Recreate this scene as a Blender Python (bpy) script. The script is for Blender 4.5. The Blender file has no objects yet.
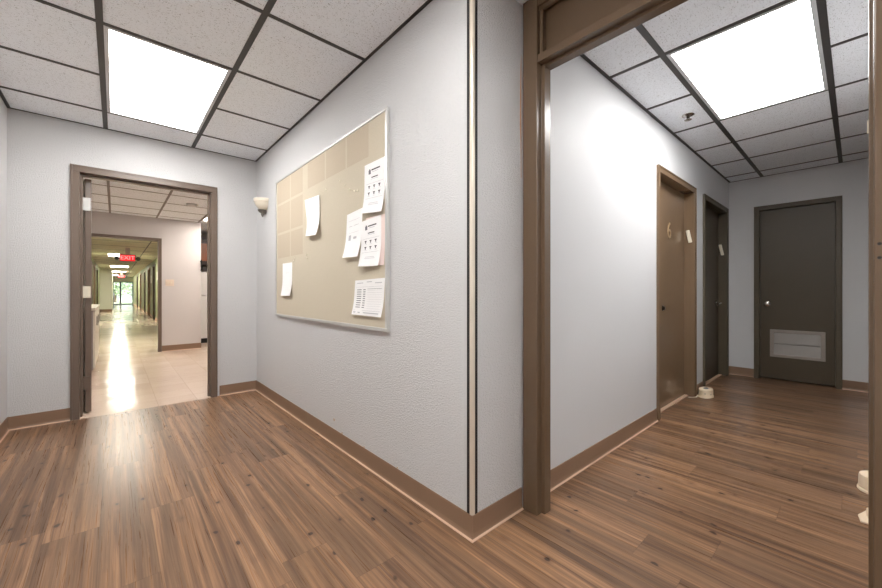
import bpy, bmesh, math, random
from mathutils import Vector
random.seed(7)
C = bpy.context.scene.collection
D = bpy.data
sc = bpy.context.scene

# ------------------------------------------------------------------ materials
def lin(c):
    def f(v):
        v /= 255.0
        return v / 12.92 if v <= 0.04045 else ((v + 0.055) / 1.055) ** 2.4
    return (f(c[0]), f(c[1]), f(c[2]), 1.0)

class NT:
    def __init__(s, name):
        s.m = D.materials.new(name); s.m.use_nodes = True
        s.t = s.m.node_tree; s.b = s.t.nodes['Principled BSDF']
    def n(s, typ, **kw):
        x = s.t.nodes.new(typ)
        for k, v in kw.items():
            if k in x.inputs: x.inputs[k].default_value = v
            else: setattr(x, k, v)
        return x
    def l(s, a, b): s.t.links.new(a, b)
    def math(s, op, a, b=None, c=None, clamp=False):
        x = s.t.nodes.new('ShaderNodeMath'); x.operation = op; x.use_clamp = clamp
        for i, v in enumerate((a, b, c)):
            if v is None: continue
            if isinstance(v, (int, float)): x.inputs[i].default_value = v
            else: s.l(v, x.inputs[i])
        return x.outputs[0]
    def mix(s, fac, a, b):
        x = s.t.nodes.new('ShaderNodeMix'); x.data_type = 'RGBA'
        for sock, v in ((x.inputs[0], fac), (x.inputs[6], a), (x.inputs[7], b)):
            if isinstance(v, (tuple, float, int)): sock.default_value = v
            else: s.l(v, sock)
        return x.outputs[2]
    def pos(s):
        return s.t.nodes.new('ShaderNodeNewGeometry').outputs['Position']
    def xyz(s, v):
        x = s.t.nodes.new('ShaderNodeSeparateXYZ'); s.l(v, x.inputs[0]); return x.outputs
    def comb(s, a, b, c):
        x = s.t.nodes.new('ShaderNodeCombineXYZ')
        for i, v in enumerate((a, b, c)):
            if isinstance(v, (int, float)): x.inputs[i].default_value = v
            else: s.l(v, x.inputs[i])
        return x.outputs[0]
    def noise(s, vec, scale, detail=2, rough=.5):
        x = s.n('ShaderNodeTexNoise', Scale=scale, Detail=detail, Roughness=rough); s.l(vec, x.inputs['Vector']); return x.outputs['Fac']
    def ramp(s, fac, lo, hi):
        x = s.n('ShaderNodeMapRange'); s.l(fac, x.inputs[0]); x.inputs[1].default_value = lo; x.inputs[2].default_value = hi; x.clamp = True; return x.outputs[0]
    def bump(s, h, strength, dist):
        x = s.n('ShaderNodeBump', Strength=strength, Distance=dist); s.l(h, x.inputs['Height']); s.l(x.outputs[0], s.b.inputs['Normal'])

def simple(name, rgb, rough=.5, metal=0, var=0.06, bump=0.0, bscale=80, spec=.5):
    t = NT(name)
    p = t.pos()
    f = t.noise(p, 6, 4)
    c = lin(rgb); d = tuple(v * (1 - var * 2) for v in c[:3]) + (1,)
    t.l(t.mix(f, d, c), t.b.inputs['Base Color'])
    t.b.inputs['Roughness'].default_value = rough; t.b.inputs['Metallic'].default_value = metal
    t.b.inputs['Specular IOR Level'].default_value = spec
    if bump: t.bump(t.noise(p, bscale, 3), bump, .002)
    return t.m

def wall_mat(name, rgb, bscale=130, strength=.55, dist=.004):
    t = NT(name); p = t.pos()
    big = t.noise(p, 1.3, 3)
    c = lin(rgb)
    t.l(t.mix(big, tuple(v * .95 for v in c[:3]) + (1,), c), t.b.inputs['Base Color'])
    t.b.inputs['Roughness'].default_value = .55
    n1 = t.noise(p, bscale, 3, .55); n2 = t.noise(p, bscale * .45, 2)
    h = t.math('ADD', t.ramp(n1, .42, .62), t.math('MULTIPLY', n2, .6))
    t.bump(h, strength, dist)
    return t.m

def tile_ceiling_mat():
    t = NT('acoustic_tile'); p = t.pos(); x = t.xyz(p)
    v = t.n('ShaderNodeTexVoronoi', Scale=170.0); t.l(p, v.inputs['Vector'])
    hole = t.ramp(v.outputs['Distance'], .30, .16)
    msk = t.ramp(t.noise(p, 60, 3), .46, .58)
    worm = t.ramp(t.noise(t.comb(t.math('MULTIPLY', x[0], 60), t.math('MULTIPLY', x[1], 150), 0), 1, 3, .6), .38, .31)
    f = t.math('ADD', t.math('MULTIPLY', hole, msk), t.math('MULTIPLY', worm, .9), clamp=True)
    t.l(t.mix(f, lin((240, 244, 249)), lin((124, 122, 120))), t.b.inputs['Base Color'])
    t.b.inputs['Roughness'].default_value = .9
    t.bump(t.math('SUBTRACT', 1, f), .5, .002)
    return t.m

def wood_floor_mat():
    t = NT('oak_plank_vinyl'); p = t.pos(); x = t.xyz(p)
    W, L = .178, 1.22
    row = t.math('FLOOR', t.math('DIVIDE', t.math('ADD', x[0], .05), W))
    wn = t.n('ShaderNodeTexWhiteNoise'); wn.noise_dimensions = '1D'; t.l(row, wn.inputs['W'])
    yy = t.math('ADD', x[1], t.math('MULTIPLY', wn.outputs['Value'], L))
    col = t.math('FLOOR', t.math('DIVIDE', yy, L))
    wn2 = t.n('ShaderNodeTexWhiteNoise'); wn2.noise_dimensions = '2D'; t.l(t.comb(row, col, 0), wn2.inputs['Vector'])
    pid = wn2.outputs['Value']
    off = t.math('MULTIPLY', pid, 37)
    # fine grain, long streaks, cathedral bands
    warp = t.noise(t.comb(t.math('MULTIPLY', x[0], 5), t.math('MULTIPLY', x[1], .9), off), 1, 2)
    xw = t.math('ADD', x[0], t.math('MULTIPLY', warp, .03))
    grain = t.noise(t.comb(t.math('MULTIPLY', xw, 170), t.math('MULTIPLY', x[1], 1.8), off), 1, 3, .7)
    streak = t.noise(t.comb(t.math('MULTIPLY', xw, 30), t.math('MULTIPLY', x[1], .6), off), 1, 4, .55)
    broad = t.noise(t.comb(t.math('MULTIPLY', xw, 9), t.math('MULTIPLY', x[1], .8), t.math('ADD', off, 9)), 1, 3, .5)
    base = t.mix(t.ramp(streak, .33, .66), lin((92, 69, 53)), lin((170, 131, 99)))
    base = t.mix(t.math('MULTIPLY', t.ramp(broad, .46, .62), .6), base, lin((108, 86, 68)))
    base = t.mix(t.math('MULTIPLY', t.ramp(t.noise(t.comb(t.math('MULTIPLY', xw, 46), t.math('MULTIPLY', x[1], 1.1), t.math('ADD', off, 4)), 1, 4, .6), .54, .68), .75), base, lin((84, 62, 50)))
    base = t.mix(t.math('MULTIPLY', t.ramp(grain, .42, .68), .62), base, lin((92, 66, 48)))
    # knots
    kv = t.n('ShaderNodeTexVoronoi', Scale=1.0); kv.inputs['Randomness'].default_value = 1
    kw = t.math('ADD', t.math('MULTIPLY', t.noise(p, 14, 2), .35), 0)
    t.l(t.comb(t.math('ADD', t.math('MULTIPLY', x[0], 10.5), kw), t.math('ADD', t.math('MULTIPLY', x[1], 7.2), kw), off), kv.inputs['Vector'])
    knot = t.ramp(kv.outputs['Distance'], .12, .07)
    halo = t.math('MULTIPLY', t.ramp(kv.outputs['Distance'], .30, .07), .45)
    base = t.mix(halo, base, lin((96, 70, 54)))
    base = t.mix(t.math('MULTIPLY', knot, .9), base, lin((50, 38, 33)))
    tone = t.math('ADD', .86, t.math('MULTIPLY', pid, .26))
    hs = t.n('ShaderNodeHueSaturation'); t.l(base, hs.inputs['Color']); t.l(tone, hs.inputs['Value']); hs.inputs['Saturation'].default_value = 1.0
    # seams
    fx = t.math('FRACT', t.math('DIVIDE', t.math('ADD', x[0], .05), W)); ex = t.math('MINIMUM', fx, t.math('SUBTRACT', 1, fx))
    fy = t.math('FRACT', t.math('DIVIDE', yy, L)); ey = t.math('MINIMUM', fy, t.math('SUBTRACT', 1, fy))
    seam = t.math('MAXIMUM', t.math('LESS_THAN', ex, .007), t.math('LESS_THAN', ey, .0013))
    colr = t.mix(t.math('MULTIPLY', seam, .32), hs.outputs[0], lin((62, 45, 35)))
    t.l(colr, t.b.inputs['Base Color'])
    t.l(t.math('ADD', .22, t.math('MULTIPLY', grain, .14)), t.b.inputs['Roughness'])
    t.b.inputs['Specular IOR Level'].default_value = .32
    t.bump(t.math('SUBTRACT', t.math('MULTIPLY', grain, .5), seam), .12, .001)
    return t.m

def tile_floor_mat():
    t = NT('waxed_vinyl_tile'); p = t.pos(); x = t.xyz(p)
    T = .3
    a = t.math('DIVIDE', x[0], T); b = t.math('DIVIDE', x[1], T)
    fa = t.math('FRACT', t.math('ADD', a, 100)); fb = t.math('FRACT', b)
    ea = t.math('MINIMUM', fa, t.math('SUBTRACT', 1, fa)); eb = t.math('MINIMUM', fb, t.math('SUBTRACT', 1, fb))
    seam = t.math('LESS_THAN', t.math('MINIMUM', ea, eb), .006)
    wn = t.n('ShaderNodeTexWhiteNoise'); wn.noise_dimensions = '2D'; t.l(t.comb(t.math('FLOOR', a), t.math('FLOOR', b), 0), wn.inputs['Vector'])
    base = t.mix(wn.outputs['Value'], lin((214, 193, 176)), lin((222, 202, 186)))
    base = t.mix(t.math('MULTIPLY', t.ramp(t.noise(p, 60, 4), .5, .75), .35), base, lin((196, 172, 152)))
    base = t.mix(t.math('MULTIPLY', seam, .5), base, lin((172, 150, 134)))
    t.l(base, t.b.inputs['Base Color'])
    t.l(t.math('ADD', .08, t.math('MULTIPLY', t.noise(p, 2, 3), .12)), t.b.inputs['Roughness'])
    t.b.inputs['Specular IOR Level'].default_value = .8
    wn2 = t.n('ShaderNodeTexWhiteNoise'); wn2.noise_dimensions = '2D'; t.l(t.comb(t.math('FLOOR', b), t.math('FLOOR', a), 0), wn2.inputs['Vector'])
    tilt = t.math('ADD', t.math('MULTIPLY', fb, t.math('SUBTRACT', wn.outputs['Value'], .5)), t.math('MULTIPLY', fa, t.math('SUBTRACT', wn2.outputs['Value'], .5)))
    t.bump(t.math('SUBTRACT', t.math('ADD', t.math('MULTIPLY', tilt, 2.2), t.noise(p, 5, 2)), t.math('MULTIPLY', seam, .3)), .35, .006)
    return t.m

def board_mat():
    t = NT('board_fabric'); p = t.pos(); x = t.xyz(p)
    weave = t.noise(p, 420, 2)
    base = t.mix(weave, lin((186, 176, 156)), lin((210, 201, 182)))
    mask = None
    rects = [(3.205, 3.515, 1.845, 2.04), (2.92, 3.185, 1.845, 2.04), (2.51, 2.82, 1.845, 2.04), (2.195, 2.49, 1.845, 2.04), (1.905, 2.175, 1.845, 2.04),
             (3.205, 3.515, 1.58, 1.825), (2.92, 3.185, 1.58, 1.825), (3.205, 3.515, 1.35, 1.56), (2.92, 3.185, 1.35, 1.56)]
    for y0, y1, z0, z1 in rects:
        a = t.math('MULTIPLY', t.math('COMPARE', x[1], (y0 + y1) / 2, (y1 - y0) / 2), t.math('COMPARE', x[2], (z0 + z1) / 2, (z1 - z0) / 2))
        mask = a if mask is None else t.math('MAXIMUM', mask, a)
    base = t.mix(t.math('MULTIPLY', mask, .5), base, lin((180, 162, 140)))
    t.l(base, t.b.inputs['Base Color']); t.b.inputs['Roughness'].default_value = .95
    t.bump(weave, .35, .001)
    return t.m

def emit(name, rgb, strength):
    t = NT(name); t.b.inputs['Base Color'].default_value = lin(rgb)
    t.b.inputs['Emission Color'].default_value = lin(rgb); t.b.inputs['Emission Strength'].default_value = strength
    t.l(t.mix(t.noise(t.pos(), 40, 1), lin(rgb), lin(rgb)), t.b.inputs['Base Color'])
    return t.m

def paper_mat(name, rgb):
    t = NT(name); t.l(t.mix(t.noise(t.pos(), 30, 2), lin(rgb), tuple(v * .96 for v in lin(rgb)[:3]) + (1,)), t.b.inputs['Base Color'])
    t.b.inputs['Roughness'].default_value = .8
    return t.m

def louver_mat():
    return simple('grille_metal', (132, 126, 121), .45, .3)

M = {}
M['wall'] = wall_mat('grey_orange_peel_paint', (214, 214, 215), 185, .6, .0048)
M['wall_hall'] = wall_mat('grey_hall_paint', (211, 212, 214), 220, .2, .002)
M['wall_inner'] = wall_mat('grey_inner_paint', (204, 200, 200), 160, .2, .002)
M['wall_green'] = wall_mat('green_corridor_paint', (158, 166, 130), 160, .2, .002)
M['wall_white'] = wall_mat('white_corridor_paint', (222, 222, 205), 160, .2, .002)
M['ceiling'] = tile_ceiling_mat()
M['ceiling_warm'] = simple('cream_ceiling_tile', (234, 228, 206), .9, bump=.2)
M['grid'] = simple('dark_ceiling_grid', (58, 55, 53), .5)
M['grid_white'] = simple('grey_ceiling_grid', (120, 112, 108), .5)
M['wood'] = wood_floor_mat()
M['tilefloor'] = tile_floor_mat()
M['frame'] = simple('taupe_gloss_paint', (103, 84, 66), .22, var=.05, bump=.08, bscale=30)
M['frame_back'] = simple('grey_brown_gloss_paint', (112, 97, 86), .30, var=.05, bump=.08, bscale=30)
M['frame_far'] = simple('dark_olive_paint', (88, 79, 63), .5, var=.05)
M['door'] = simple('brown_door_paint', (124, 102, 80), .2, var=.05)
M['door_dark'] = simple('dark_olive_door_paint', (80, 70, 54), .45, var=.05)
M['cove'] = simple('brown_vinyl_base', (142, 114, 92), .42, var=.06)
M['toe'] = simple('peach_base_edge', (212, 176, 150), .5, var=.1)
M['lamp'] = emit('lit_diffuser', (255, 253, 250), 12.0)
M['lamp_inner'] = emit('lit_diffuser_inner', (255, 244, 232), 16.0)
M['lamp_corr'] = emit('lit_diffuser_corridor', (255, 250, 236), 21.0)
M['lampframe'] = simple('white_enamel', (205, 206, 208), .35)
M['steel'] = simple('brushed_steel', (200, 190, 178), .24, 1.0)
M['chrome'] = simple('satin_chrome', (190, 186, 180), .22, 1.0)
M['black'] = simple('black_gap', (14, 13, 12), .6)
M['guard'] = simple('beige_gloss_guard', (236, 224, 208), .18, .3)
M['board'] = board_mat()
M['alu'] = simple('pale_aluminium', (205, 205, 203), .38, .35)
M['paper'] = paper_mat('white_paper', (246, 246, 246))
M['paperpink'] = paper_mat('pinkish_paper', (240, 222, 216))
M['ink'] = simple('grey_ink', (120, 120, 126), .8)
M['inkdark'] = simple('dark_ink', (60, 60, 66), .8)
M['inklight'] = simple('pale_ink', (196, 196, 200), .8)
M['cream'] = simple('cream_plastic', (236, 216, 188), .45, bump=.15)
M['cream2'] = simple('ivory_plastic', (232, 224, 204), .4)
M['glass_shade'] = simple('cream_glass_shade', (232, 222, 204), .25)
M['darkmetal'] = simple('dark_bronze', (52, 47, 42), .3, .8)
M['pewter'] = simple('pewter', (130, 126, 118), .35, .8)
M['gold'] = simple('brass', (186, 156, 118), .4, .4)
M['red'] = emit('lit_red_letters', (255, 40, 40), 2.2)
M['signbody'] = simple('sign_housing', (214, 196, 190), .5)
M['signred'] = emit('lit_red_face', (230, 20, 30), .9)
M['white_letters'] = emit('pale_letters', (255, 170, 170), .9)
M['fridge'] = simple('white_appliance', (228, 226, 226), .3)
M['cabwood'] = simple('orange_brown_cabinet', (140, 82, 48), .35)
M['cabdark'] = simple('dark_cabinet_edge', (58, 38, 30), .4)
M['counter_body'] = simple('grey_mauve_laminate', (138, 126, 124), .4)
M['counter_top'] = simple('white_laminate', (222, 214, 200), .35)
M['switch'] = simple('almond_plastic', (228, 212, 196), .4)
M['leaf'] = simple('leaf_green', (150, 180, 125), .6, var=.2)
M['leaf2'] = simple('leaf_pale_green', (196, 210, 176), .6, var=.2)
M['bark'] = simple('bark', (90, 76, 62), .9)
M['grass'] = simple('lawn', (190, 200, 160), .9)
M['winframe'] = simple('dark_window_frame', (58, 62, 60), .4)
M['grille'] = louver_mat()
M['grille_frame'] = simple('grille_frame_metal', (160, 152, 144), .4, .3)
M['stain'] = simple('bare_tan_plaster', (206, 182, 156), .8)
M['orange'] = simple('orange_primer', (204, 160, 130), .8)
M['plate'] = simple('painted_hinge_plate', (112, 90, 70), .32)
g = NT('window_glass'); g.b.inputs['Transmission Weight'].default_value = 1; g.b.inputs['Roughness'].default_value = 0; g.b.inputs['IOR'].default_value = 1.1
M['glass'] = g.m

# ------------------------------------------------------------------ mesh helpers
ident = lambda s, n, z: (s, n, z)
def onY(Y0):    # wall facing -Y: s = X, n = distance out of the wall towards -Y
    return lambda s, n, z: (s, Y0 - n, z)
def onX(X0):    # wall facing -X: s = Y
    return lambda s, n, z: (X0 - n, s, z)
def onXp(X0):   # wall facing +X
    return lambda s, n, z: (X0 + n, s, z)

class MB:
    def __init__(s, T=ident): s.bm = bmesh.new(); s.T = T
    def v(s, a, b, c): return s.bm.verts.new(s.T(a, b, c))
    def box(s, a0, a1, b0, b1, c0, c1):
        v = [s.v(a, b, c) for a in (a0, a1) for b in (b0, b1) for c in (c0, c1)]
        for f in ((0, 1, 3, 2), (4, 6, 7, 5), (0, 4, 5, 1), (2, 3, 7, 6), (0, 2, 6, 4), (1, 5, 7, 3)):
            s.bm.faces.new([v[i] for i in f])
        return s
    def prism(s, pts, b0, b1, plane='ac'):
        """pts polygon in (a,c); extruded along b"""
        n = len(pts)
        if plane == 'ac': A = [s.v(p[0], b0, p[1]) for p in pts]; B = [s.v(p[0], b1, p[1]) for p in pts]
        elif plane == 'ab': A = [s.v(p[0], p[1], b0) for p in pts]; B = [s.v(p[0], p[1], b1) for p in pts]
        else: A = [s.v(b0, p[0], p[1]) for p in pts]; B = [s.v(b1, p[0], p[1]) for p in pts]
        s.bm.faces.new(A); s.bm.faces.new(B[::-1])
        for i in range(n):
            s.bm.faces.new((A[i], A[(i + 1) % n], B[(i + 1) % n], B[i]))
        return s
    def lathe(s, c, prof, axis='z', seg=24, sx=1, sy=1):
        rings = []
        for r, h in prof:
            ring = []
            for k in range(seg):
                t = 2 * math.pi * k / seg
                u, w = r * math.cos(t) * sx, r * math.sin(t) * sy
                if axis == 'z': q = (c[0] + u, c[1] + w, c[2] + h)
                elif axis == 'y': q = (c[0] + u, c[1] + h, c[2] + w)
                else: q = (c[0] + h, c[1] + u, c[2] + w)
                ring.append(s.v(*q))
            rings.append(ring)
        for A, B in zip(rings, rings[1:]):
            for k in range(seg):
                s.bm.faces.new((A[k], A[(k + 1) % seg], B[(k + 1) % seg], B[k]))
        s.bm.faces.new(rings[0]); s.bm.faces.new(rings[-1][::-1])
        return s
    def tube(s, pts, r, seg=8):
        rings = []
        P = [Vector(s.T(*p)) for p in pts]
        for i, p in enumerate(P):
            d = (P[min(i + 1, len(P) - 1)] - P[max(i - 1, 0)]).normalized()
            up = Vector((0, 0, 1)) if abs(d.z) < .9 else Vector((1, 0, 0))
            a = d.cross(up).normalized(); b = d.cross(a)
            rings.append([s.bm.verts.new(p + (a * math.cos(2 * math.pi * k / seg) + b * math.sin(2 * math.pi * k / seg)) * r) for k in range(seg)])
        for A, B in zip(rings, rings[1:]):
            for k in range(seg):
                s.bm.faces.new((A[k], A[(k + 1) % seg], B[(k + 1) % seg], B[k]))
        s.bm.faces.new(rings[0]); s.bm.faces.new(rings[-1][::-1])
        return s
    def build(s, name, mat, parent=None, bevel=0, smooth=False, **props):
        bmesh.ops.recalc_face_normals(s.bm, faces=s.bm.faces)
        off = Vector((0, 0, 0)); q = parent
        while q is not None: off += q.location; q = q.parent
        vs = [v.co.copy() for v in s.bm.verts]
        if parent is None:
            lo = [min(v[i] for v in vs) for i in range(3)]; hi = [max(v[i] for v in vs) for i in range(3)]
            org = Vector(((lo[0] + hi[0]) / 2, (lo[1] + hi[1]) / 2, lo[2]))
        else: org = off
        bmesh.ops.translate(s.bm, verts=s.bm.verts, vec=-org)
        me = D.meshes.new(name); s.bm.to_mesh(me); s.bm.free()
        me.materials.append(M[mat])
        if smooth:
            for p in me.polygons: p.use_smooth = True
        o = D.objects.new(name, me); C.objects.link(o)
        if parent is None: o.location = org
        else: o.parent = parent
        if bevel:
            b = o.modifiers.new('bevel', 'BEVEL'); b.width = bevel; b.segments = 2; b.limit_method = 'ANGLE'
        if smooth:
            try: me.set_sharp_from_angle(angle=math.radians(40))
            except Exception: pass
        for k, v in props.items(): o[k] = v
        return o

def thing(name, loc, label=None, category=None, group=None, kind=None):
    o = D.objects.new(name, None); C.objects.link(o); o.location = loc; o.empty_display_size = .1
    if label: o['label'] = label
    if category: o['category'] = category
    if group: o['group'] = group
    if kind: o['kind'] = kind
    return o
def tag(o, label, category, group=None):
    o['label'] = label; o['category'] = category
    if group: o['group'] = group
    return o
ST = dict(kind='structure')

def text_mesh(name, txt, size, mat, parent, world, rot, extrude=.001, **props):
    cu = D.curves.new(name, 'FONT'); cu.body = txt; cu.size = size; cu.extrude = extrude
    cu.align_x = 'CENTER'; cu.align_y = 'CENTER'
    tmp = D.objects.new(name + '_tmp', cu); C.objects.link(tmp)
    dg = bpy.context.evaluated_depsgraph_get(); me = D.meshes.new_from_object(tmp.evaluated_get(dg))
    D.objects.remove(tmp); D.curves.remove(cu)
    me.name = name; me.materials.clear(); me.materials.append(M[mat])
    o = D.objects.new(name, me); C.objects.link(o)
    off = Vector((0, 0, 0)); q = parent
    while q is not None: off += q.location; q = q.parent
    o.parent = parent; o.location = Vector(world) - off; o.rotation_euler = rot
    for k, v in props.items(): o[k] = v
    return o

def wall_open(T, s0, s1, z1, thick, openings):
    """wall box front at n=0 going back to n=-thick, with (a,b,top) openings"""
    m = MB(T); s = s0
    for a, b, top in sorted(openings):
        m.box(s, a, -thick, 0, 0, z1); m.box(a, b, -thick, 0, top, z1); s = b
    m.box(s, s1, -thick, 0, 0, z1)
    return m

# ------------------------------------------------------------------ dimensions
H = 2.44
XL, XR, YB, YH, XE = -.61, 1.132, 4.25, 1.078, 5.86
XF = 1.475

# ------------------------------------------------------------------ floors
MB().box(-.74, 5.98, -3.12, 4.235, -.05, 0).build('floor', 'wood', **ST)
MB().box(-1.1, 3.0, 4.235, 40.0, -.05, 0).build('floor_tiled', 'tilefloor', **ST)

# ------------------------------------------------------------------ walls
MB().box(XL - .12, XL, -3.0, YB, 0, H).build('wall_left', 'wall', **ST)
wall_open(onY(YB), XL - .12, XR + .12, H, .12, [(-.255, .745, 2.065)]).build('wall_back', 'wall', **ST)
wr = MB().box(XR, XR + .12, YH + .12, YB, 0, H).build('wall_right', 'wall', **ST)
doors_hall = [(3.32, 4.335, 2.07), (4.68, 5.715, 2.07)]
m = wall_open(onY(YH), XR, XF, H, .12, [])
wret = m.build('wall_return', 'wall', **ST)
wall_open(onY(YH), XF, XE, H, .12, doors_hall).build('wall_hall_left', 'wall_hall', **ST)
MB().box(XE, XE + .12, -.32, YH + .12, 0, H).build('wall_hall_end', 'wall_hall', **ST) if False else \
    wall_open(onX(XE), -.32, YH + .12, H, .12, [(.125, .805, 2.065)]).build('wall_hall_end', 'wall_hall', **ST)
MB().box(1.56, XE, -.32, -.2, 0, H).build('wall_hall_right', 'wall_hall', **ST)
MB().box(1.48, 1.56, -3.0, -.095, 0, H).build('wall_doorway', 'wall', **ST)
MB().box(XL - .12, 1.56, -3.12, -3.0, 0, H).build('wall_front', 'wall', **ST)

# small blemishes on the walls
def blob(T, s, z, r, parent, name, mat, k=9, n=.0008):
    m = MB(T); pts = []
    for i in range(k):
        a = 2 * math.pi * i / k; q = r * random.uniform(.5, 1.1)
        pts.append((s + q * math.cos(a), z + q * math.sin(a) * .8))
    m.prism(pts, 0, n, 'ac'); return m.build(name, mat, parent)
for y, z, r in ((2.39, .165, .017), (2.27, .108, .012), (1.98, .106, .009), (1.63, .106, .008)):
    blob(onX(XR), y, z, r, wr, 'bare_patch', 'stain')
m = MB(onY(YH)); m.prism([(1.470, 1.75), (1.472, 1.6), (1.4748, 1.6), (1.4748, 2.2), (1.470, 2.15), (1.465, 2.0), (1.464, 1.85)], 0, .0008, 'ac'); m.build('unpainted_edge', 'orange', wret)

# ------------------------------------------------------------------ ceilings and grids
def ceiling(name, x0, x1, y0, y1, z, mat, runX, teesY, gmat, w=.027, edges=True, cross='x', holes=()):
    c = MB().box(x0, x1, y0, y1, z, z + .05).build(name, mat, **ST)
    return c
ceil = MB().box(XL - .12, 1.52, -3.12, YB + .12, H, H + .05).build('ceiling', 'ceiling', **ST)
ceil2 = MB().box(1.52, XE + .12, -.32, YH + .12, H, H + .05).build('ceiling_hall', 'ceiling', **ST)
Z3 = 2.33
ceil3 = MB().box(-1.1, 3.0, YB + .12, 9.8, Z3, Z3 + .05).build('ceiling_inner', 'ceiling', **ST)
Z4 = 2.25
ceil4 = MB().box(-.7, 1.19, 8.17, 40.0, Z4, Z4 + .05).build('ceiling_corridor', 'ceiling_warm', **ST)

def gridpart(parent, z, longs, crosses, mat, name='grid', w=.026):
    m = MB()
    for (x0, x1, y0, y1) in longs + crosses:
        m.box(x0, x1, y0, y1, z - .004, z + .002)
    return m.build(name, mat, parent)
TL = .63
h = .015
Ls = [(x - h, x + h, -3.0, YB) for x in (-.06, .562)]
Ls += [(XL, XL + .02, -3.0, YB), (XR - .016, XR, YH, YB), (XL, XR, YB - .012, YB)]
ys = [2.585 + TL * k for k in range(-8, 3)]
Cs = []
for y in ys:
    for x0, x1 in ((XL + .02, -.075), (-.045, .547), (.577, XR - .016)):
        if abs(y - 3.215) < .01 and x0 < .5 and x0 > -.1: continue
        if (abs(y - (3.215 - 4 * TL)) < .01 or abs(y - (3.215 - 7 * TL)) < .01) and -.1 < x0 < .5: continue
        Cs.append((x0, x1, y - .011, y + .011))
gridpart(ceil, H, Ls, Cs, 'grid')
Ls = [(1.56, XE, y - .016, y + .016) for y in (.755, .112)] + [(1.56, XE, YH - .02, YH), (1.56, XE, -.2, -.18), (XE - .014, XE, -.2, YH)]
Cs = []
for k in range(-1, 6):
    x = 2.405 + .6325 * k
    for y0, y1 in ((.771, YH - .02), (.128, .739), (-.18, .096)):
        if k == 1 and .1 < y0 < .5: continue
        Cs.append((x - .012, x + .012, y0, y1))
gridpart(ceil2, H, Ls, Cs, 'grid')
Ls = [(x - .013, x + .013, YB + .12, 8.05) for x in (-.06, .54, 1.15, 1.76, 2.37)]
Cs = [(-1.0, 3.0, y - .008, y + .008) for y in [4.8 + .605 * k for k in range(6)]]
gridpart(ceil3, Z3, Ls, Cs, 'grid_white')
Ls = [(x - .012, x + .012, 8.2, 39.9) for x in (.65,)]
Cs = [(-.62, 1.12, y - .01, y + .01) for y in [9.2 + 1.22 * k for k in range(26)]]
gridpart(ceil4, Z4, Ls, Cs, 'grid_white')

# ------------------------------------------------------------------ ceiling lights
def light_panel(x0, x1, y0, y1, z, mat, label, group=None, t=.02):
    o = thing('ceiling_light', ((x0 + x1) / 2, (y0 + y1) / 2, z), label, 'ceiling light', group)
    f = MB()
    f.box(x0, x1, y0, y0 + t, z - .006, z); f.box(x0, x1, y1 - t, y1, z - .006, z)
    f.box(x0, x0 + t, y0 + t, y1 - t, z - .006, z); f.box(x1 - t, x1, y0 + t, y1 - t, z - .006, z)
    f.build('light_frame', 'lampframe', o)
    MB().box(x0 + t, x1 - t, y0 + t, y1 - t, z - .004, z - .0005).build('diffuser', mat, o)
    return o
light_panel(-.045, .547, 2.597, 3.833, H, 'lamp', 'bright white ceiling light panel above the floor between noticeboard and open doorway')
light_panel(-.045, .547, .077, 1.313, H, 'lamp', 'unseen white ceiling light panel added over the near end of the entry room')  # added out of view to brighten the near part of the noticeboard wall
light_panel(-.045, .547, -1.813, -.577, H, 'lamp', 'unseen white ceiling light panel added behind the viewer to brighten the near walls')  # extra panel out of frame, added to light the wall return
light_panel(2.418, 3.658, .128, .739, H, 'lamp', 'bright white ceiling light panel in the hallway ceiling seen through the big brown frame')
light_panel(-.045, .525, 4.40, 4.79, Z3, 'lamp_inner', 'unseen ceiling light panel added to the tiled room just past the open brown doorway')  # added where the door head hides it, gives the tiled room more light
light_panel(1.165, 1.745, 6.62, 7.80, Z3, 'lamp_inner', 'ceiling light panel of the tiled room beside the kitchen corner')
for k, y in enumerate((8.9, 15.6, 22.8, 29.0, 35.2)):
    light_panel(-.18, .50, y, y + 1.22, Z4, 'lamp_corr', ['corridor ceiling light panel before the red exit sign', 'corridor ceiling light panel just behind the red exit sign',
        'corridor ceiling light panel midway down the long corridor', 'corridor ceiling light panel fourth along, toward the far window', 'corridor ceiling light panel closest to the far window'][k], 'long corridor ceiling lights')

# sprinkler head
o = thing('sprinkler_head', (3.378, .879, H), 'small chrome fire sprinkler head on the hallway ceiling tile', 'sprinkler')
MB().lathe((3.378, .879, H), [(.042, 0), (.042, -.004), (.02, -.014), (.013, -.016)]).build('escutcheon', 'chrome', o, smooth=True)
MB().lathe((3.378, .879, H), [(.011, -.012), (.011, -.026), (.006, -.03)]).box(3.362, 3.366, .875, .883, H - .036, H - .014).box(3.390, 3.394, .875, .883, H - .036, H - .014).build('sprinkler_body', 'darkmetal', o)
MB().lathe((3.378, .879, H), [(.006, -.030), (.025, -.037), (.025, -.040), (.006, -.042)]).build('deflector', 'chrome', o, smooth=True)

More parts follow.
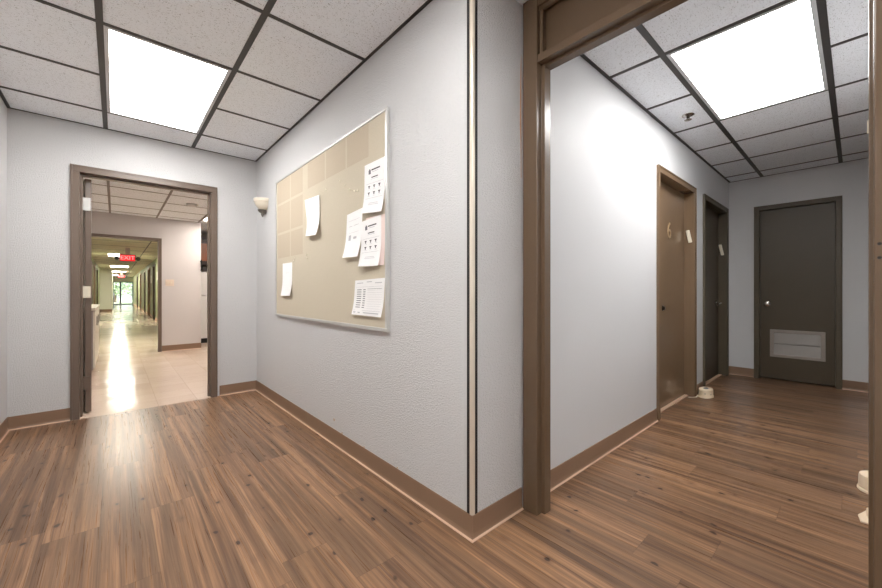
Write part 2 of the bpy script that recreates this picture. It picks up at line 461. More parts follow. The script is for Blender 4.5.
# ------------------------------------------------------------------ baseboards (vinyl cove base)
def sweep(profile, pts, name, mat, parent=None, **props):
    """profile (n,z) swept along polyline; n to the right of travel; mitred"""
    m = MB(); P = [Vector(p) for p in pts]; rings = []
    for i, p in enumerate(P):
        def nrm(a, b):
            d = (b - a).normalized(); return Vector((d.y, -d.x))
        if i == 0: off = nrm(P[0], P[1])
        elif i == len(P) - 1: off = nrm(P[-2], P[-1])
        else:
            n1, n2 = nrm(P[i - 1], p), nrm(p, P[i + 1]); off = (n1 + n2) / (1 + n1.dot(n2))
        rings.append([m.bm.verts.new((p.x + off.x * n, p.y + off.y * n, z)) for n, z in profile])
    k = len(profile)
    for A, B in zip(rings, rings[1:]):
        for j in range(k): m.bm.faces.new((A[j], A[(j + 1) % k], B[(j + 1) % k], B[j]))
    m.bm.faces.new(rings[0]); m.bm.faces.new(rings[-1][::-1])
    return m.build(name, mat, parent, **props)
prof = [(0, 0), (.010, 0), (.010, .006), (.0065, .014), (.0045, .025), (.004, .098), (.003, .102), (0, .102)]
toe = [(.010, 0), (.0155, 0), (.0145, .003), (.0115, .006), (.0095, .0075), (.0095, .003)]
def base(name, pts):
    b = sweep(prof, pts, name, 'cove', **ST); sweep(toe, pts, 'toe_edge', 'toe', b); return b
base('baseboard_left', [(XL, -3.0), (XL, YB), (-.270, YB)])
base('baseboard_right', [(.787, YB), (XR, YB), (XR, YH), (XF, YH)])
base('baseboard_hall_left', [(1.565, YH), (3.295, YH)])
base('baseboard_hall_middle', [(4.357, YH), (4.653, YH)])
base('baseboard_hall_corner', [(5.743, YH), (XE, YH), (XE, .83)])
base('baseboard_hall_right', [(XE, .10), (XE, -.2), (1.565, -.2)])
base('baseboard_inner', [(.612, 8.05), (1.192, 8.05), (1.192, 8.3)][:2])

# ------------------------------------------------------------------ corner guard
cg = thing('corner_guard', (XR, YH, .102), 'shiny beige metal corner guard with black edges, on the wall corner', 'corner guard')
def Lprof(w, t, r):
    pts = [(XR, YH + w), (XR - t, YH + w)]
    c = (XR - t + r, YH - t + r)
    for k in range(7):
        a = math.pi + (math.pi / 2) * k / 6
        pts.append((c[0] + r * math.cos(a), c[1] + r * math.sin(a)))
    pts += [(XR + w, YH - t), (XR + w, YH), (XR, YH)]
    return pts
MB().prism(Lprof(.030, .002, .002), .102, H, 'ab').build('backing_strip', 'black', cg)
MB().prism(Lprof(.011, .0055, .009), .104, H, 'ab').build('nosing', 'guard', cg, smooth=True)

# ------------------------------------------------------------------ door frames
def frame(T, a, b, top, name_mat, parent, fw=.05, out=.012, thick=.12, stop=True, stop_at=.05, lean=0):
    """hollow metal frame round the opening a..b x 0..top; face fw wide"""
    for side in (-1, 1):
        e = a if side < 0 else b
        m = MB(T)
        s0, s1 = (e - fw, e) if side < 0 else (e, e + fw)
        m.box(s0, s1, -thick - out * .5, out, 0, top)
        i = e
        gs = sorted((i, i - side * .015))
        if stop: m.box(gs[0], gs[1], -thick * .85, -stop_at, 0, top - .0)
        # raised outer bead
        o0 = s0 if side < 0 else s1 - .014
        m.box(o0, o0 + .014, out, out + .006, 0, top + fw)
        m.build('jamb', name_mat, parent, bevel=.002)
    m = MB(T); m.box(a - fw, b + fw, -thick - out * .5, out, top, top + fw)
    if stop: m.box(a, b, -thick * .85, -stop_at, top - .015, top)
    m.box(a - fw + .014, b + fw - .014, out, out + .006, top + fw - .014, top + fw)
    m.build('head', name_mat, parent, bevel=.002)

def hinge(parent, x, y, z, hgt, mat, w=.05):
    m = MB(); m.lathe((x, y, z - hgt / 2), [(.008, 0), (.008, hgt)], seg=12)
    m.box(x - w * .45, x + w, y, y + .003, z - hgt / 2, z + hgt / 2)
    return m.build('hinge', mat, parent, smooth=True)

# back doorway with its open door
d1 = thing('door_1', (.24, YB, 0), kind='structure')
frame(onY(YB), -.218, .712, 2.035, 'frame_back', d1, fw=.055, thick=.12)
leaf = MB()
ang = math.radians(10)
px, py = -.192, YB + .145
dx, dy = -math.sin(ang), math.cos(ang); nx, ny = math.cos(ang), math.sin(ang)
def lp(u, v): return (px + dx * u + nx * v, py + dy * u + ny * v)
leaf.prism([lp(0, 0), lp(.90, 0), lp(.90, .040), lp(0, .040)], .012, 2.02, 'ab')
lf = leaf.build('door_leaf', 'frame_back', d1, bevel=.002)
for z, mt, hh in ((1.80, 'alu', .11), (1.045, 'cream2', .10), (.265, 'frame_back', .11)):
    m = MB(); m.box(-.222, -.158, YB + .128, YB + .146, z - hh / 2, z + hh / 2); m.lathe((-.205, YB + .138, z - hh / 2), [(.009, 0), (.009, hh)], seg=12)
    m.build('hinge', mt, d1)

# big frame to the hall with transom panel
d2 = thing('door_2', (1.52, .47, 0), kind='structure')
def jamb(sgn, y_out, y_in, name):
    rb = .018 if sgn > 0 else .008
    # profile in plan (x,y): face, first rabbet, stop
    yy = lambda d: y_in + sgn * d     # d measured from the stop face back towards the wall
    pts = [(XF, y_out), (XF, yy(rb + .002)), (XF + .003, yy(rb)), (XF + .038, yy(rb)), (XF + .038, yy(0)), (XF + .088, yy(0)), (XF + .088, y_out)]
    return MB().prism(pts, 0, H, 'ab').build('jamb', 'frame', d2, bevel=.0015)
jamb(1, 1.068, .972, 'l')
jr = jamb(-1, -.095, -.022, 'r')
YA, YZ = -.03, .99
m = MB()
m.prism([(XF, 2.155), (XF, 2.115), (XF + .003, 2.112), (XF + .04, 2.112), (XF + .04, 2.10), (XF + .085, 2.10), (XF + .085, 2.155)], YA, YZ, 'xz') if False else None
# head rail (section x,z) swept along y
def rail(sec, y0, y1, name, mat='frame'):
    m = MB(); A = [m.v(p[0], y0, p[1]) for p in sec]; B = [m.v(p[0], y1, p[1]) for p in sec]
    m.bm.faces.new(A); m.bm.faces.new(B[::-1])
    for i in range(len(sec)): m.bm.faces.new((A[i], A[(i + 1) % len(sec)], B[(i + 1) % len(sec)], B[i]))
    return m.build(name, mat, d2, bevel=.0015)
rail([(XF + .004, 2.158), (XF + .004, 2.122), (XF + .042, 2.122), (XF + .042, 2.108), (XF + .086, 2.108), (XF + .086, 2.158)], YA, YZ, 'head')
rail([(XF + .004, 2.385), (XF + .086, 2.385), (XF + .086, H), (XF + .004, H)], YA, YZ, 'top_rail')
m = MB()
m.box(XF + .014, XF + .03, YA + .0, YA + .022, 2.158, 2.385).box(XF + .014, XF + .03, YZ - .022, YZ - .006, 2.158, 2.385)
m.box(XF + .014, XF + .03, YA, YZ, 2.365, 2.385)
m.build('panel_bead', 'frame', d2, bevel=.0015)
MB().box(XF + .045, XF + .07, YA, YZ, 2.158, 2.385).build('transom_panel', 'frame', d2)
for z in (1.155, .215):
    m = MB(onX(XF)); m.box(-.088, -.0325, 0, .0008, z - .062, z + .062)
    p = m.build('hinge_plate', 'frame', jr if False else d2)
    for dz in (-.018, .018):
        MB(onX(XF)).lathe((-.0395, .0008, z + dz), [(.0042, 0), (.0042, .0012)], axis='y', seg=14).build('screw', 'darkmetal', p)
# white strip hanging on the jamb edge
o = MB(); o.prism([(XF + .088, -.0262), (XF + .096, -.0262), (XF + .096, -.0225), (XF + .088, -.0225)], 1.45, 1.80, 'ab')
o.prism([(XF + .0885, -.029), (XF + .098, -.029), (XF + .098, -.020), (XF + .0885, -.020)], 1.49, 1.525, 'ab')
o.build('plastic_strip', 'cream2', d2, label='thin white plastic strip')

# hall doors: recessed slabs
def hall_door(name, a, b, fmat, dmat):
    d = thing(name, ((a + b) / 2, YH, 0), kind='structure')
    frame(onY(YH), a, b, 2.03, fmat, d, fw=.052, thick=.108, stop=False, out=.014)
    MB(onY(YH)).box(a + .003, b - .003, -.116, -.075, .012, 2.027).build('door_leaf', dmat, d)
    MB(onY(YH)).prism([(a, 0), (b, 0), (b, .012), (a, .012)], -.074, -.040, 'ac').build('threshold', 'toe', d, bevel=.003)
    return d
d3 = hall_door('door_3', 3.347, 4.304, 'door', 'door')
d4 = hall_door('door_4', 4.706, 5.690, 'frame_far', 'door_dark')
text_mesh('number', '6', .21, 'gold', d3, (3.85, YH + .073, 1.61), (math.pi / 2, 0, 0), .002, label='brass number 6')
MB(onY(YH - -.075)).lathe((3.68, 0, .90), [(.024, 0), (.024, .006), (.016, .010), (.016, .018), (.01, .020)], axis='y', seg=20).build('lock', 'darkmetal', d3, smooth=True)
m = MB(onY(YH + .075)); m.lathe((5.56, 0, .905), [(.036, 0), (.036, .008), (.014, .012), (.014, .05)], axis='y', seg=20); m.tube([(5.57, .05, .905), (5.50, .054, .909), (5.43, .05, .900)], .013)
m.build('lever_handle', 'chrome', d4, smooth=True)

# end door with louvre grille
d5 = thing('door_5', (XE, .46, 0), kind='structure')
frame(onX(XE), .150, .780, 2.03, 'frame_far', d5, fw=.05, thick=.11, stop=False, out=.02)
MB(onX(XE)).box(.153, .777, -.075, -.03, .014, 2.027).build('door_leaf', 'door_dark', d5)
k = MB(onX(XE + .03)); k.lathe((.713, 0, .90), [(.03, 0), (.03, .006), (.012, .010), (.012, .032), (.024, .040), (.029, .052), (.026, .064), (.012, .070)], axis='y', seg=24)
k.build('knob', 'chrome', d5, smooth=True)
gr = MB(onX(XE + .03))
y0, y1, z0, z1 = .226, .688, .272, .598
for bx in ((y0, y1, z0, z0 + .035), (y0, y1, z1 - .035, z1), (y0, y0 + .035, z0 + .035, z1 - .035), (y1 - .035, y1, z0 + .035, z1 - .035)):
    gr.box(bx[0], bx[1], 0, .010, bx[2], bx[3])
go = gr.build('louvre_frame', 'grille_frame', d5, bevel=.002, label='grey metal louvre grille')
sl = MB(onX(XE + .03)); n = 15
for i in range(n):
    za = z0 + .035 + (z1 - z0 - .07) * i / n; zb = za + (z1 - z0 - .07) / n
    if i == 7: za += .006
    sl.prism([(0, za), (.009, za), (.0015, zb), (0, zb)], y0 + .035, y1 - .035, 'bc')
# prism 'bc' puts the pair in (b,c)
sl.build('louvre_slats', 'grille', go)

# door sensors on the reveals
def stick(x, yt, yb, zt, zb, label):
    m = MB(); w = .016
    m.prism([(yt - w, zt), (yt + w, zt - .004), (yb + w, zb), (yb - w, zb + .004)], x - .018, x, 'bc')
    o = m.build('door_sensor', 'cream2', bevel=.007)
    tag(o, label, 'door sensor')
stick(4.304, 1.122, 1.098, 1.665, 1.535, 'tilted white plastic stick on the frame of the brown door marked 6')
stick(5.690, 1.135, 1.108, 1.640, 1.500, 'tilted white plastic stick on the frame of the dark door with the lever')

# ------------------------------------------------------------------ cream floor devices
def puck(cx, cy, rx, ry, hgt, label, cord=None):
    o = thing('door_chime', (cx, cy, 0), label, 'door chime', 'cream plastic door chimes')
    m = MB(); seg = 36
    m.lathe((cx, cy, 0), [(1.06, .001), (1.06, .012), (1.0, .016), (.97, hgt - .012), (.93, hgt - .003), (.85, hgt)], seg=seg, sx=rx, sy=ry)
    m.build('housing', 'cream', o, smooth=True)
    MB().lathe((cx, cy, 0), [(.35, hgt - .001), (.33, hgt + .003), (.25, hgt + .004)], seg=24, sx=rx, sy=ry).build('button', 'ink', o, smooth=True)
    for a in (3.4, 4.2, 4.9):
        MB().lathe((cx + rx * .97 * math.cos(a), cy + ry * .97 * math.sin(a), hgt * random.uniform(.25, .7)), [(.004, -.003), (.005, 0), (.004, .003)], seg=8).build('vent_hole', 'darkmetal', o)
    if cord:
        MB().tube(cord, .004).build('cord', 'cream2', o)
    return o
puck(4.43, 1.0, .10, .06, .080, 'oval cream plastic puck on the floor beside the door marked 6',
     [(4.40, 1.03, .01), (4.36, 1.055, .008), (4.31, 1.05, .006), (4.26, 1.075, .006), (4.20, 1.09, .016)])
puck(2.985, -.075, .075, .07, .085, 'round cream plastic puck on the floor half hidden by the right jamb')
m = MB()
m.prism([(2.53, -.012), (2.60, -.004), (2.68, -.03), (2.69, -.10), (2.58, -.12), (2.54, -.07)], 0.001, .010, 'ab')
m.prism([(2.575, -.035), (2.62, -.03), (2.645, -.05), (2.64, -.09), (2.58, -.09)], .010, .045, 'ab')
tag(m.build('cover_piece', 'cream', bevel=.006), 'small broken cream plastic cover on the floor beside the right jamb', 'plastic cover')

# ------------------------------------------------------------------ noticeboard
nb = thing('noticeboard', (XR, 2.63, .825), 'large tan fabric noticeboard with slim pale metal frame on the grey wall', 'noticeboard')
T = onX(XR); y0, y1, z0, z1, fw = 1.70, 3.568, .825, 2.062, .016
f = MB(T)
f.box(y0, y1, 0, .020, z0, z0 + fw + .006); f.box(y0, y1, 0, .020, z1 - fw, z1)
f.box(y0, y0 + fw + .006, 0, .020, z0 + fw + .006, z1 - fw); f.box(y1 - fw, y1, 0, .020, z0 + fw + .006, z1 - fw)
f.build('board_frame', 'alu', nb, bevel=.0025)
MB(T).box(y0 + fw, y1 - fw, .001, .014, z0 + fw, z1 - fw).build('fabric_panel', 'board', nb)
XS = XR - .014
def pin(y, z, mat='cream2'):
    m = MB(onX(XS)); m.lathe((y, 0, z), [(.002, 0), (.002, .004), (.006, .005), (.006, .008), (.003, .010)], axis='y', seg=10)
    tag(m.build('push_pin', mat, smooth=True), 'tiny pale push pin stuck in the tan noticeboard between the pinned papers', 'push pin', 'loose pins on the noticeboard')
for y, z in ((2.267, 1.78), (2.196, 1.737), (2.129, 1.696), (2.07, 1.674), (2.03, 1.668), (2.479, 1.769), (3.1, 1.308), (3.08, 1.33), (2.833, 1.34), (2.817, 1.307)):
    pin(y, z)

def paper(name, q, label, prints=None, curl=.012, lift=.0015, mat='paper', curl_side=0):
    """q = corners TL TR BR BL as (Y,Z) seen from the room (left = larger Y)"""
    o = thing(name, (XS, sum(p[0] for p in q) / 4, min(p[1] for p in q)), label, 'paper', 'papers pinned to the noticeboard')
    N = 12
    def P(u, v, e=0):
        ty = q[0][0] * (1 - u) + q[1][0] * u; tz = q[0][1] * (1 - u) + q[1][1] * u
        by = q[3][0] * (1 - u) + q[2][0] * u; bz = q[3][1] * (1 - u) + q[2][1] * u
        n = lift + e + curl * max(0, v - .45) ** 2 * 3.3 * (1 + .25 * math.sin(u * 7)) + curl_side * u * u
        return (XS - n, ty * (1 - v) + by * v, tz * (1 - v) + bz * v)
    m = MB(); g = [[[m.bm.verts.new(P(i / N, j / N, e)) for j in range(N + 1)] for i in range(N + 1)] for e in (0, .0006)]
    for i in range(N):
        for j in range(N):
            for k in (0, 1): m.bm.faces.new((g[k][i][j], g[k][i + 1][j], g[k][i + 1][j + 1], g[k][i][j + 1]))
    for i in range(N):
        m.bm.faces.new((g[0][i][0], g[0][i + 1][0], g[1][i + 1][0], g[1][i][0])); m.bm.faces.new((g[0][i][N], g[0][i + 1][N], g[1][i + 1][N], g[1][i][N]))
        m.bm.faces.new((g[0][0][i], g[0][0][i + 1], g[1][0][i + 1], g[1][0][i])); m.bm.faces.new((g[0][N][i], g[0][N][i + 1], g[1][N][i + 1], g[1][N][i]))
    sh = m.build('sheet', mat, o)
    groups = {}
    for (u0, u1, v0, v1, mt) in prints or ():
        mm = groups.setdefault(mt, MB())
        cells = max(1, int((v1 - v0) / .08))
        for c in range(cells):
            va, vb = v0 + (v1 - v0) * c / cells, v0 + (v1 - v0) * (c + 1) / cells
            mm.bm.faces.new([mm.bm.verts.new(P(*uv, .0012)) for uv in ((u0, va), (u1, va), (u1, vb), (u0, vb))])
    for mt, mm in groups.items(): mm.build('printing', mt, sh)
    return o
def notice_prints(full=True):
    r = [(.22, .33, .14, .22, 'ink'), (.25, .30, .12, .15, 'inkdark'), (.36, .78, .135, .16, 'inkdark'), (.40, .70, .185, .195, 'inklight'), (.36, .68, .285, .305, 'inkdark'), (.34, .70, .325, .333, 'inklight'),
         (.10, .92, .405, .411, 'inklight'), (.10, .92, .70, .706, 'inklight')]
    for i in range(3):
        for j in range(2):
            u, v = .20 + .25 * i, .45 + .13 * j
            r += [(u, u + .10, v, v + .018, 'inkdark'), (u + .03, u + .07, v + .018, v + .055, 'inkdark'), (u, u + .12, v + .075, v + .081, 'inklight')]
    r += [(.3, .72, .80, .808, 'inklight'), (.28, .75, .83, .838, 'inklight')]
    return r
paper('notice', [(1.948, 1.800), (1.727, 1.798), (1.728, 1.492), (1.952, 1.512)], 'white printed notice with two rows of small pictures, highest sheet on the noticeboard', notice_prints(), curl=.020)
paper('notice', [(2.169, 1.541), (1.972, 1.556), (1.995, 1.262), (2.198, 1.266)], 'faint white sheet tucked behind the printed notice, left of it on the noticeboard',
      [(.15, .85, .18, .186, 'inklight'), (.2, .4, .3, .31, 'inklight'), (.5, .8, .3, .31, 'inklight'), (.2, .8, .45, .455, 'inklight'), (.5, .7, .55, .6, 'inklight'), (.2, .35, .5, .62, 'inklight')], curl=.02)
paper('notice', [(1.93, 1.484), (1.727, 1.480), (1.727, 1.196), (1.94, 1.204)], 'pinkish sheet showing behind the second printed notice on the noticeboard', curl=.006, mat='paperpink', lift=.0018)
paper('notice', [(1.985, 1.470), (1.762, 1.480), (1.762, 1.194), (1.990, 1.200)], 'white printed notice with small pictures, hung under the highest notice on the noticeboard', notice_prints(), curl=.020, lift=.0035)
form = [(.08, .30, .08, .10, 'inklight'), (.42, .6, .06, .08, 'inklight'), (.7, .92, .10, .12, 'inklight'), (.05, .95, .20, .206, 'inklight'), (.46, .94, .26, .268, 'ink'), (.05, .95, .86, .868, 'inklight'), (.05, .3, .91, .94, 'inklight'), (.4, .9, .91, .935, 'inklight')]
for i in range(9):
    v = .27 + i * .062
    form += [(.10, .26, v, v + .02, 'ink'), (.32, .40, v, v + .022, 'ink'), (.46, .94, v + .03, v + .034, 'inklight')]
paper('notice', [(2.062, 1.118), (1.726, 1.126), (1.748, .906), (2.09, .908)], 'wide white form with a table of small writing, low on the noticeboard', form, curl=.012)
paper('notice', [(2.875, 1.768), (2.585, 1.752), (2.575, 1.46), (2.795, 1.472)], 'blank white curled sheet alone near the upper middle of the noticeboard', [(.3, .7, .4, .404, 'inklight'), (.3, .6, .5, .504, 'inklight')], curl=.026, curl_side=.006)
paper('notice', [(3.385, 1.298), (3.15, 1.296), (3.15, 1.013), (3.385, 1.013)], 'small blank white sheet at the lower corner of the noticeboard near the wall lamp', [(.3, .7, .3, .304, 'inklight')], curl=.018)

# ------------------------------------------------------------------ wall sconce (half bowl, unlit)
sy, sz = 3.92, 1.79
so = thing('wall_sconce', (XR, sy, sz), 'unlit wall sconce with cream glass bowl and dark finial beside the noticeboard', 'wall lamp')
m = MB(); prof_s = [(.012, .060), (.032, .066), (.058, .085), (.078, .112), (.088, .140), (.0885, .143), (.094, .146), (.096, .176), (.092, .177), (.088, .15), (.05, .09), (.012, .066)]
seg = 28; rings = []
for r, z in prof_s:
    rings.append([m.bm.verts.new((XR - .004 - r * 1.15 * math.sin(math.pi * k / seg), sy + r * math.cos(math.pi * k / seg), sz + z)) for k in range(seg + 1)])
for A, B in zip(rings, rings[1:]):
    for k in range(seg): m.bm.faces.new((A[k], A[k + 1], B[k + 1], B[k]))
m.build('glass_bowl', 'glass_shade', so, smooth=True)
MB().lathe((XR - .034, sy, sz), [(.003, 0), (.008, .012), (.014, .026), (.012, .036), (.032, .048), (.040, .060), (.044, .070), (.02, .072)], seg=20).box(XR - .03, XR, sy - .012, sy + .012, sz + .036, sz + .055).build('finial', 'pewter', so, smooth=True)
MB().box(XR - .006, XR, sy - .03, sy + .03, sz + .045, sz + .14).build('wall_plate', 'chrome', so, bevel=.002)

# ------------------------------------------------------------------ inner tiled room
wall_open(onY(8.05), -1.1, 1.192, Z3, .12, [(-.40, .585, 1.955)]).build('wall_inner', 'wall_inner', **ST)
MB().box(-1.12, -1.0, YB + .12, 8.17, 0, Z3).build('wall_inner_left', 'wall_inner', **ST)
MB().box(2.9, 3.02, YB + .12, 9.8, 0, Z3).build('wall_inner_right', 'wall_inner', **ST)
MB().box(1.252, 3.02, YB, YB + .12, 0, Z3).build('wall_inner_near', 'wall_inner', **ST)
MB().box(-1.12, XL - .12, YB, YB + .12, 0, Z3).build('wall_inner_near', 'wall_inner', **ST)
MB().box(1.192, 3.02, 9.55, 9.67, 0, Z3).build('wall_kitchen_back', 'wall_inner', **ST)
d6 = thing('door_6', (.1, 8.05, 0), kind='structure')
frame(onY(8.05), -.372, .560, 1.925, 'frame_back', d6, fw=.05, thick=.12, stop=False)
# light switch
o = thing('light_switch', (.723, 8.05, 1.15), 'almond double light switch plate on the grey wall by the inner brown doorway', 'light switch')
MB(onY(8.05)).box(.662, .786, 0, .006, 1.145, 1.262).build('switch_plate', 'switch', o, bevel=.002)
for x in (.70, .748): MB(onY(8.05)).box(x - .007, x + .007, .006, .018, 1.19, 1.22).build('toggle', 'cream2', o)
# low cabinet at the left of the tiled room
o = thing('low_cabinet', (-.6, 7.1, 0), 'low grey cabinet with white worktop at the left of the tiled room', 'cabinet')
MB().box(-.99, -.205, 6.22, 7.9, .08, .815).build('cabinet_body', 'counter_body', o)
MB().box(-.99, -.25, 6.26, 7.88, 0, .08).build('plinth', 'black', o)
MB().box(-.995, -.18, 6.18, 7.94, .815, .85).build('worktop', 'counter_top', o, bevel=.004)
for k in range(3):
    ya = 6.26 + k * .54
    dd = MB().box(-.205, -.187, ya, ya + .52, .10, .80).build('cabinet_door', 'counter_top', o, bevel=.002)
    MB().box(-.187, -.172, ya + .45, ya + .465, .6, .72).build('handle', 'chrome', dd)
# ceiling sign light in the tiled room
o = thing('smoke_detector', (.86, 6.45, Z3), 'small round smoke detector on the tiled room ceiling', 'smoke detector')
MB().lathe((.84, 6.45, Z3), [(.07, 0), (.07, -.012), (.055, -.03), (.03, -.034)], seg=24).build('detector_body', 'lampframe', o, smooth=True)
MB().lathe((.90, 6.39, Z3), [(.008, -.012), (.008, -.028)], seg=10).build('indicator', 'cream2', o)
# refrigerator and cupboard in the kitchen corner
o = thing('refrigerator', (1.6, 9.1, 0), 'white refrigerator standing past the grey wall end in the kitchen corner', 'refrigerator')
MB().box(1.215, 1.93, 8.88, 9.52, .06, 1.45).build('fridge_body', 'fridge', o, bevel=.006)
MB().box(1.215, 1.93, 8.83, 8.875, .10, .955).build('lower_door', 'fridge', o, bevel=.006)
MB().box(1.215, 1.93, 8.83, 8.875, .975, 1.45).build('upper_door', 'fridge', o, bevel=.006)
MB().box(1.225, 1.92, 8.865, 8.9, 0, .09).build('kick_grille', 'black', o)
MB().tube([(1.255, 8.825, 1.0), (1.25, 8.79, 1.02), (1.25, 8.79, 1.30), (1.255, 8.825, 1.32)], .008).build('handle', 'fridge', o)
o = thing('wall_cupboard', (1.6, 9.3, 1.55), 'orange brown wall cupboard above the white refrigerator', 'cupboard')
MB().box(1.2, 2.5, 8.95, 9.55, 1.60, 2.12).build('cupboard_body', 'cabdark', o)
for x in (1.215, 1.87): MB().box(x, x + .62, 8.925, 8.948, 1.68, 2.04).build('cupboard_door', 'cabwood', o, bevel=.003)
MB().box(1.19, 2.5, 8.93, 9.55, 2.12, Z3).build('soffit', 'fridge', o) if False else None
m = MB(); m.tube([(1.185, 8.03, 1.60), (1.19, 7.99, 1.62), (1.19, 7.985, 1.50), (1.19, 7.99, 1.45), (1.19, 8.02, 1.44)], .012)
tag(m.build('wall_hook', 'black'), 'small black hook at the end edge of the grey tiled room wall', 'hook')

# ------------------------------------------------------------------ long corridor
cdoorsR = [11.6, 14.4, 17.2, 20.0, 23.0, 27.0, 31.0]
cdoorsL = [10.2, 12.2, 14.0, 16.4, 19.0, 22.0]
wall_open(onX(1.12), 8.17, 39.6, Z4, .07, [(y, y + .95, 2.02) for y in cdoorsR]).build('wall_corridor_right', 'wall_green', **ST)
wall_open(onXp(-.60), 8.17, 26.0, Z4, .10, [(y, y + .95, 2.02) for y in cdoorsL]).build('wall_corridor_left', 'wall_green', **ST)
MB().box(-.70, -.12, 26.0, 39.6, 0, Z4).build('wall_corridor_block', 'wall_white', **ST)
n = 7
for y in cdoorsR:
    d = thing('door_%d' % n, (1.12, y + .47, 0), kind='structure'); n += 1
    frame(onX(1.12), y, y + .95, 2.02, 'toe' if n % 2 else 'frame_back', d, fw=.05, thick=.06, stop=False, out=.016)
    MB(onX(1.12)).box(y, y + .95, -.068, -.03, 0.01, 2.02).build('door_leaf', 'door_dark', d)
for y in cdoorsL:
    d = thing('door_%d' % n, (-.6, y + .47, 0), kind='structure'); n += 1
    frame(onXp(-.60), y, y + .95, 2.02, 'toe' if n % 2 else 'frame_back', d, fw=.05, thick=.09, stop=False, out=.016)
    MB(onXp(-.60)).box(y, y + .95, -.09, -.045, 0.01, 2.02).build('door_leaf', 'door_dark', d)
def runs(a, b, ds):
    s = a
    for y in ds:
        yield s, y - .055; s = y + 1.005
    yield s, b
bb = MB(); 
for s, e in runs(8.17, 39.6, cdoorsR): bb.box(1.112, 1.12, s, e, 0, .10)
bb.build('baseboard_corridor_right', 'toe', **ST)
bb = MB()
for s, e in runs(8.17, 26.0, cdoorsL): bb.box(-.6, -.592, s, e, 0, .10)
bb.build('baseboard_corridor_left', 'cove', **ST)
MB().box(-.6, -.12, 25.992, 26.0, 0, .12).build('baseboard_corridor_block', 'cove', **ST)
# papers on the right corridor wall
for y, z in ((9.9, 1.35), (13.4, 1.45), (16.2, 1.45), (19.1, 1.4)):
    o = MB(onX(1.12)).box(y, y + .22, 0, .012, z, z + .3).build('room_sign', 'paper')
    tag(o, {9.9: 'white sheet on the green corridor wall closest to the inner doorway', 13.4: 'white sheet on the green corridor wall second from the inner doorway',
            16.2: 'white sheet on the green corridor wall third from the inner doorway', 19.1: 'white sheet on the green corridor wall furthest from the inner doorway'}[y], 'wall notice', 'white sheets on the corridor wall')
# end glazing
w = thing('window_1', (.5, 39.6, 0), kind='structure')
m = MB()
m.box(-.12, 1.12, 39.58, 39.66, 0, .06); m.box(-.12, 1.12, 39.58, 39.66, 1.78, 1.85)
m.box(-.12, -.08, 39.58, 39.66, 0, 1.85); m.box(1.07, 1.12, 39.58, 39.66, 0, 1.85); m.box(.28, .38, 39.56, 39.66, 0, 1.85)
m.build('window_frame', 'winframe', w)
MB().box(-.08, 1.07, 39.61, 39.62, .06, 1.78).build('pane', 'glass', w)
MB().box(-.12, 1.19, 39.56, 39.68, 1.85, Z4).build('wall_corridor_end', 'wall_white', **ST)

# exit signs
def exit_sign(y, label, w=.34, hgt=.19, zc=1.97, x=.26):
    o = thing('exit_sign', (x, y, zc - hgt / 2), label, 'exit sign', 'red exit signs over the corridor')
    MB().box(x - w / 2, x + w / 2, y - .03, y + .03, zc - hgt / 2, zc + hgt / 2).build('sign_housing', 'winframe', o, bevel=.004)
    fc = MB().box(x - w / 2 + .015, x + w / 2 - .015, y - .036, y - .03, zc - hgt / 2 + .015, zc + hgt / 2 - .015).build('sign_face', 'signred', o)
    text_mesh('lettering', 'EXIT', .15, 'white_letters', fc, (x, y - .038, zc), (math.pi / 2, 0, 0), .001)
    MB().box(x - .05, x + .05, y - .02, y + .02, zc + hgt / 2, Z4).build('mount', 'signbody', o)
    for s in (-1, 1):
        MB().lathe((x + s * (w / 2 + .055), y, zc - .01), [(.02, -.05), (.05, -.04), (.055, .035), (.03, .04)], axis='y', seg=16).build('emergency_lamp', 'winframe', o, smooth=True)
        MB().box(x + s * (w / 2), x + s * (w / 2 + .04), y - .012, y + .012, zc - .02, zc + .02).build('lamp_arm', 'winframe', o)
exit_sign(13.3, 'red lit EXIT sign hanging just inside the long corridor')
exit_sign(30.6, 'small red EXIT sign hanging far down the corridor before the window', zc=2.0, x=.3)

for nm, T, a, b in (('light_blocker', onY(YH), 3.30, 4.35), ('light_blocker', onY(YH), 4.66, 5.73), ('light_blocker', onX(XE), .105, .825)):  # unseen slabs added to stop sky light leaking round the hall doors
    MB(T).box(a, b, -.20, -.125, -.02, 2.10).build(nm, 'wall_hall', **ST)

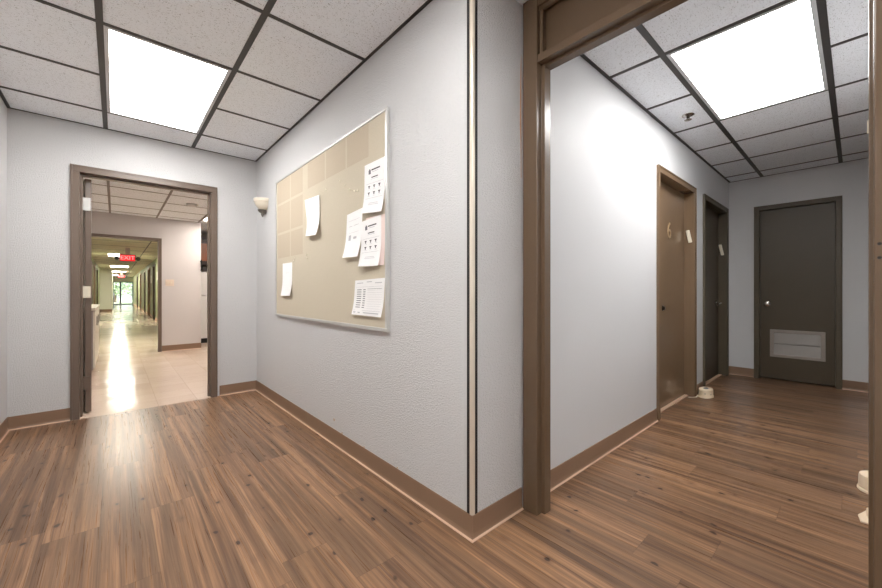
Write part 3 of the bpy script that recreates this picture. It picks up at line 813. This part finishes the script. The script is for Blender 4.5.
# ------------------------------------------------------------------ outside, beyond the corridor glazing
MB().box(-14, 14, 39.72, 75, -.25, -.08).build('ground', 'grass', **ST)
def tree(x, y, hgt, mat, label):
    o = thing('tree', (x, y, -.08), label, 'tree', 'trees outside the corridor window')
    MB().tube([(x, y, -.08), (x + .1, y, hgt * .4), (x, y + .1, hgt * .8)], .12, 10).build('trunk', 'bark', o)
    m = MB()
    for k in range(1500):
        a, b = random.uniform(0, 2 * math.pi), math.acos(random.uniform(-1, 1)); r = random.uniform(.45, 1)
        c = Vector((x + 1.7 * r * math.sin(b) * math.cos(a), y + 1.4 * r * math.sin(b) * math.sin(a), hgt * .55 + hgt * .52 * r * math.cos(b)))
        u = Vector((random.uniform(-1, 1), random.uniform(-1, 1), random.uniform(-1, 1))).normalized(); v = u.orthogonal().normalized()
        s = .11
        m.bm.faces.new([m.bm.verts.new(c + q) for q in (u * s, v * s * .6, -u * s, -v * s * .6)])
    m.build('foliage', mat, o)
tree(-2.2, 45, 3.6, 'leaf', 'leafy green tree outside the left pane of the corridor window')
tree(1.4, 46.5, 3.8, 'leaf2', 'pale green tree outside the middle of the corridor window')
tree(5.0, 47, 4.2, 'leaf', 'darker green tree outside the right pane of the corridor window')
tree(0, 52, 5.0, 'leaf', 'tall green tree standing behind the other trees outside the window')

# ------------------------------------------------------------------ world
w = D.worlds.new('World'); sc.world = w; w.use_nodes = True
wt = w.node_tree; bg = wt.nodes['Background']
sky = wt.nodes.new('ShaderNodeTexSky'); sky.sky_type = 'HOSEK_WILKIE'; sky.turbidity = 4; sky.sun_direction = Vector((.4, -.5, .75)).normalized()
wt.links.new(sky.outputs[0], bg.inputs[0]); bg.inputs[1].default_value = 9.0

sn = D.lights.new('sun', 'SUN'); sn.energy = 14; sn.angle = .02; sn.color = (1, .96, .9)
so_ = D.objects.new('sun', sn); C.objects.link(so_); so_.location = (0, 30, 20); so_.rotation_euler = Vector((-.25, .75, -.85)).to_track_quat('-Z', 'Y').to_euler()

# ------------------------------------------------------------------ camera
cam = D.cameras.new('camera'); co = D.objects.new('camera', cam); C.objects.link(co)
cam.sensor_width = 36; cam.sensor_fit = 'HORIZONTAL'; cam.lens = 368 / 882 * 36
cam.shift_y = -(294 - 291.5) / 882
a = math.atan(326 / 368)
co.location = (0, 0, 1.05); co.rotation_euler = (math.pi / 2, 0, -(a))
cam.clip_start = .02; cam.clip_end = 200
sc.camera = co

sc.view_settings.view_transform = 'Standard'
try: sc.view_settings.look = 'None'
except Exception: pass
sc.view_settings.exposure = 0.48; sc.view_settings.gamma = 1
sc.view_settings.use_curve_mapping = False
sc.cycles.use_denoising = True
sc.cycles.max_bounces = 10; sc.cycles.diffuse_bounces = 6
sc.cycles.sample_clamp_indirect = 6
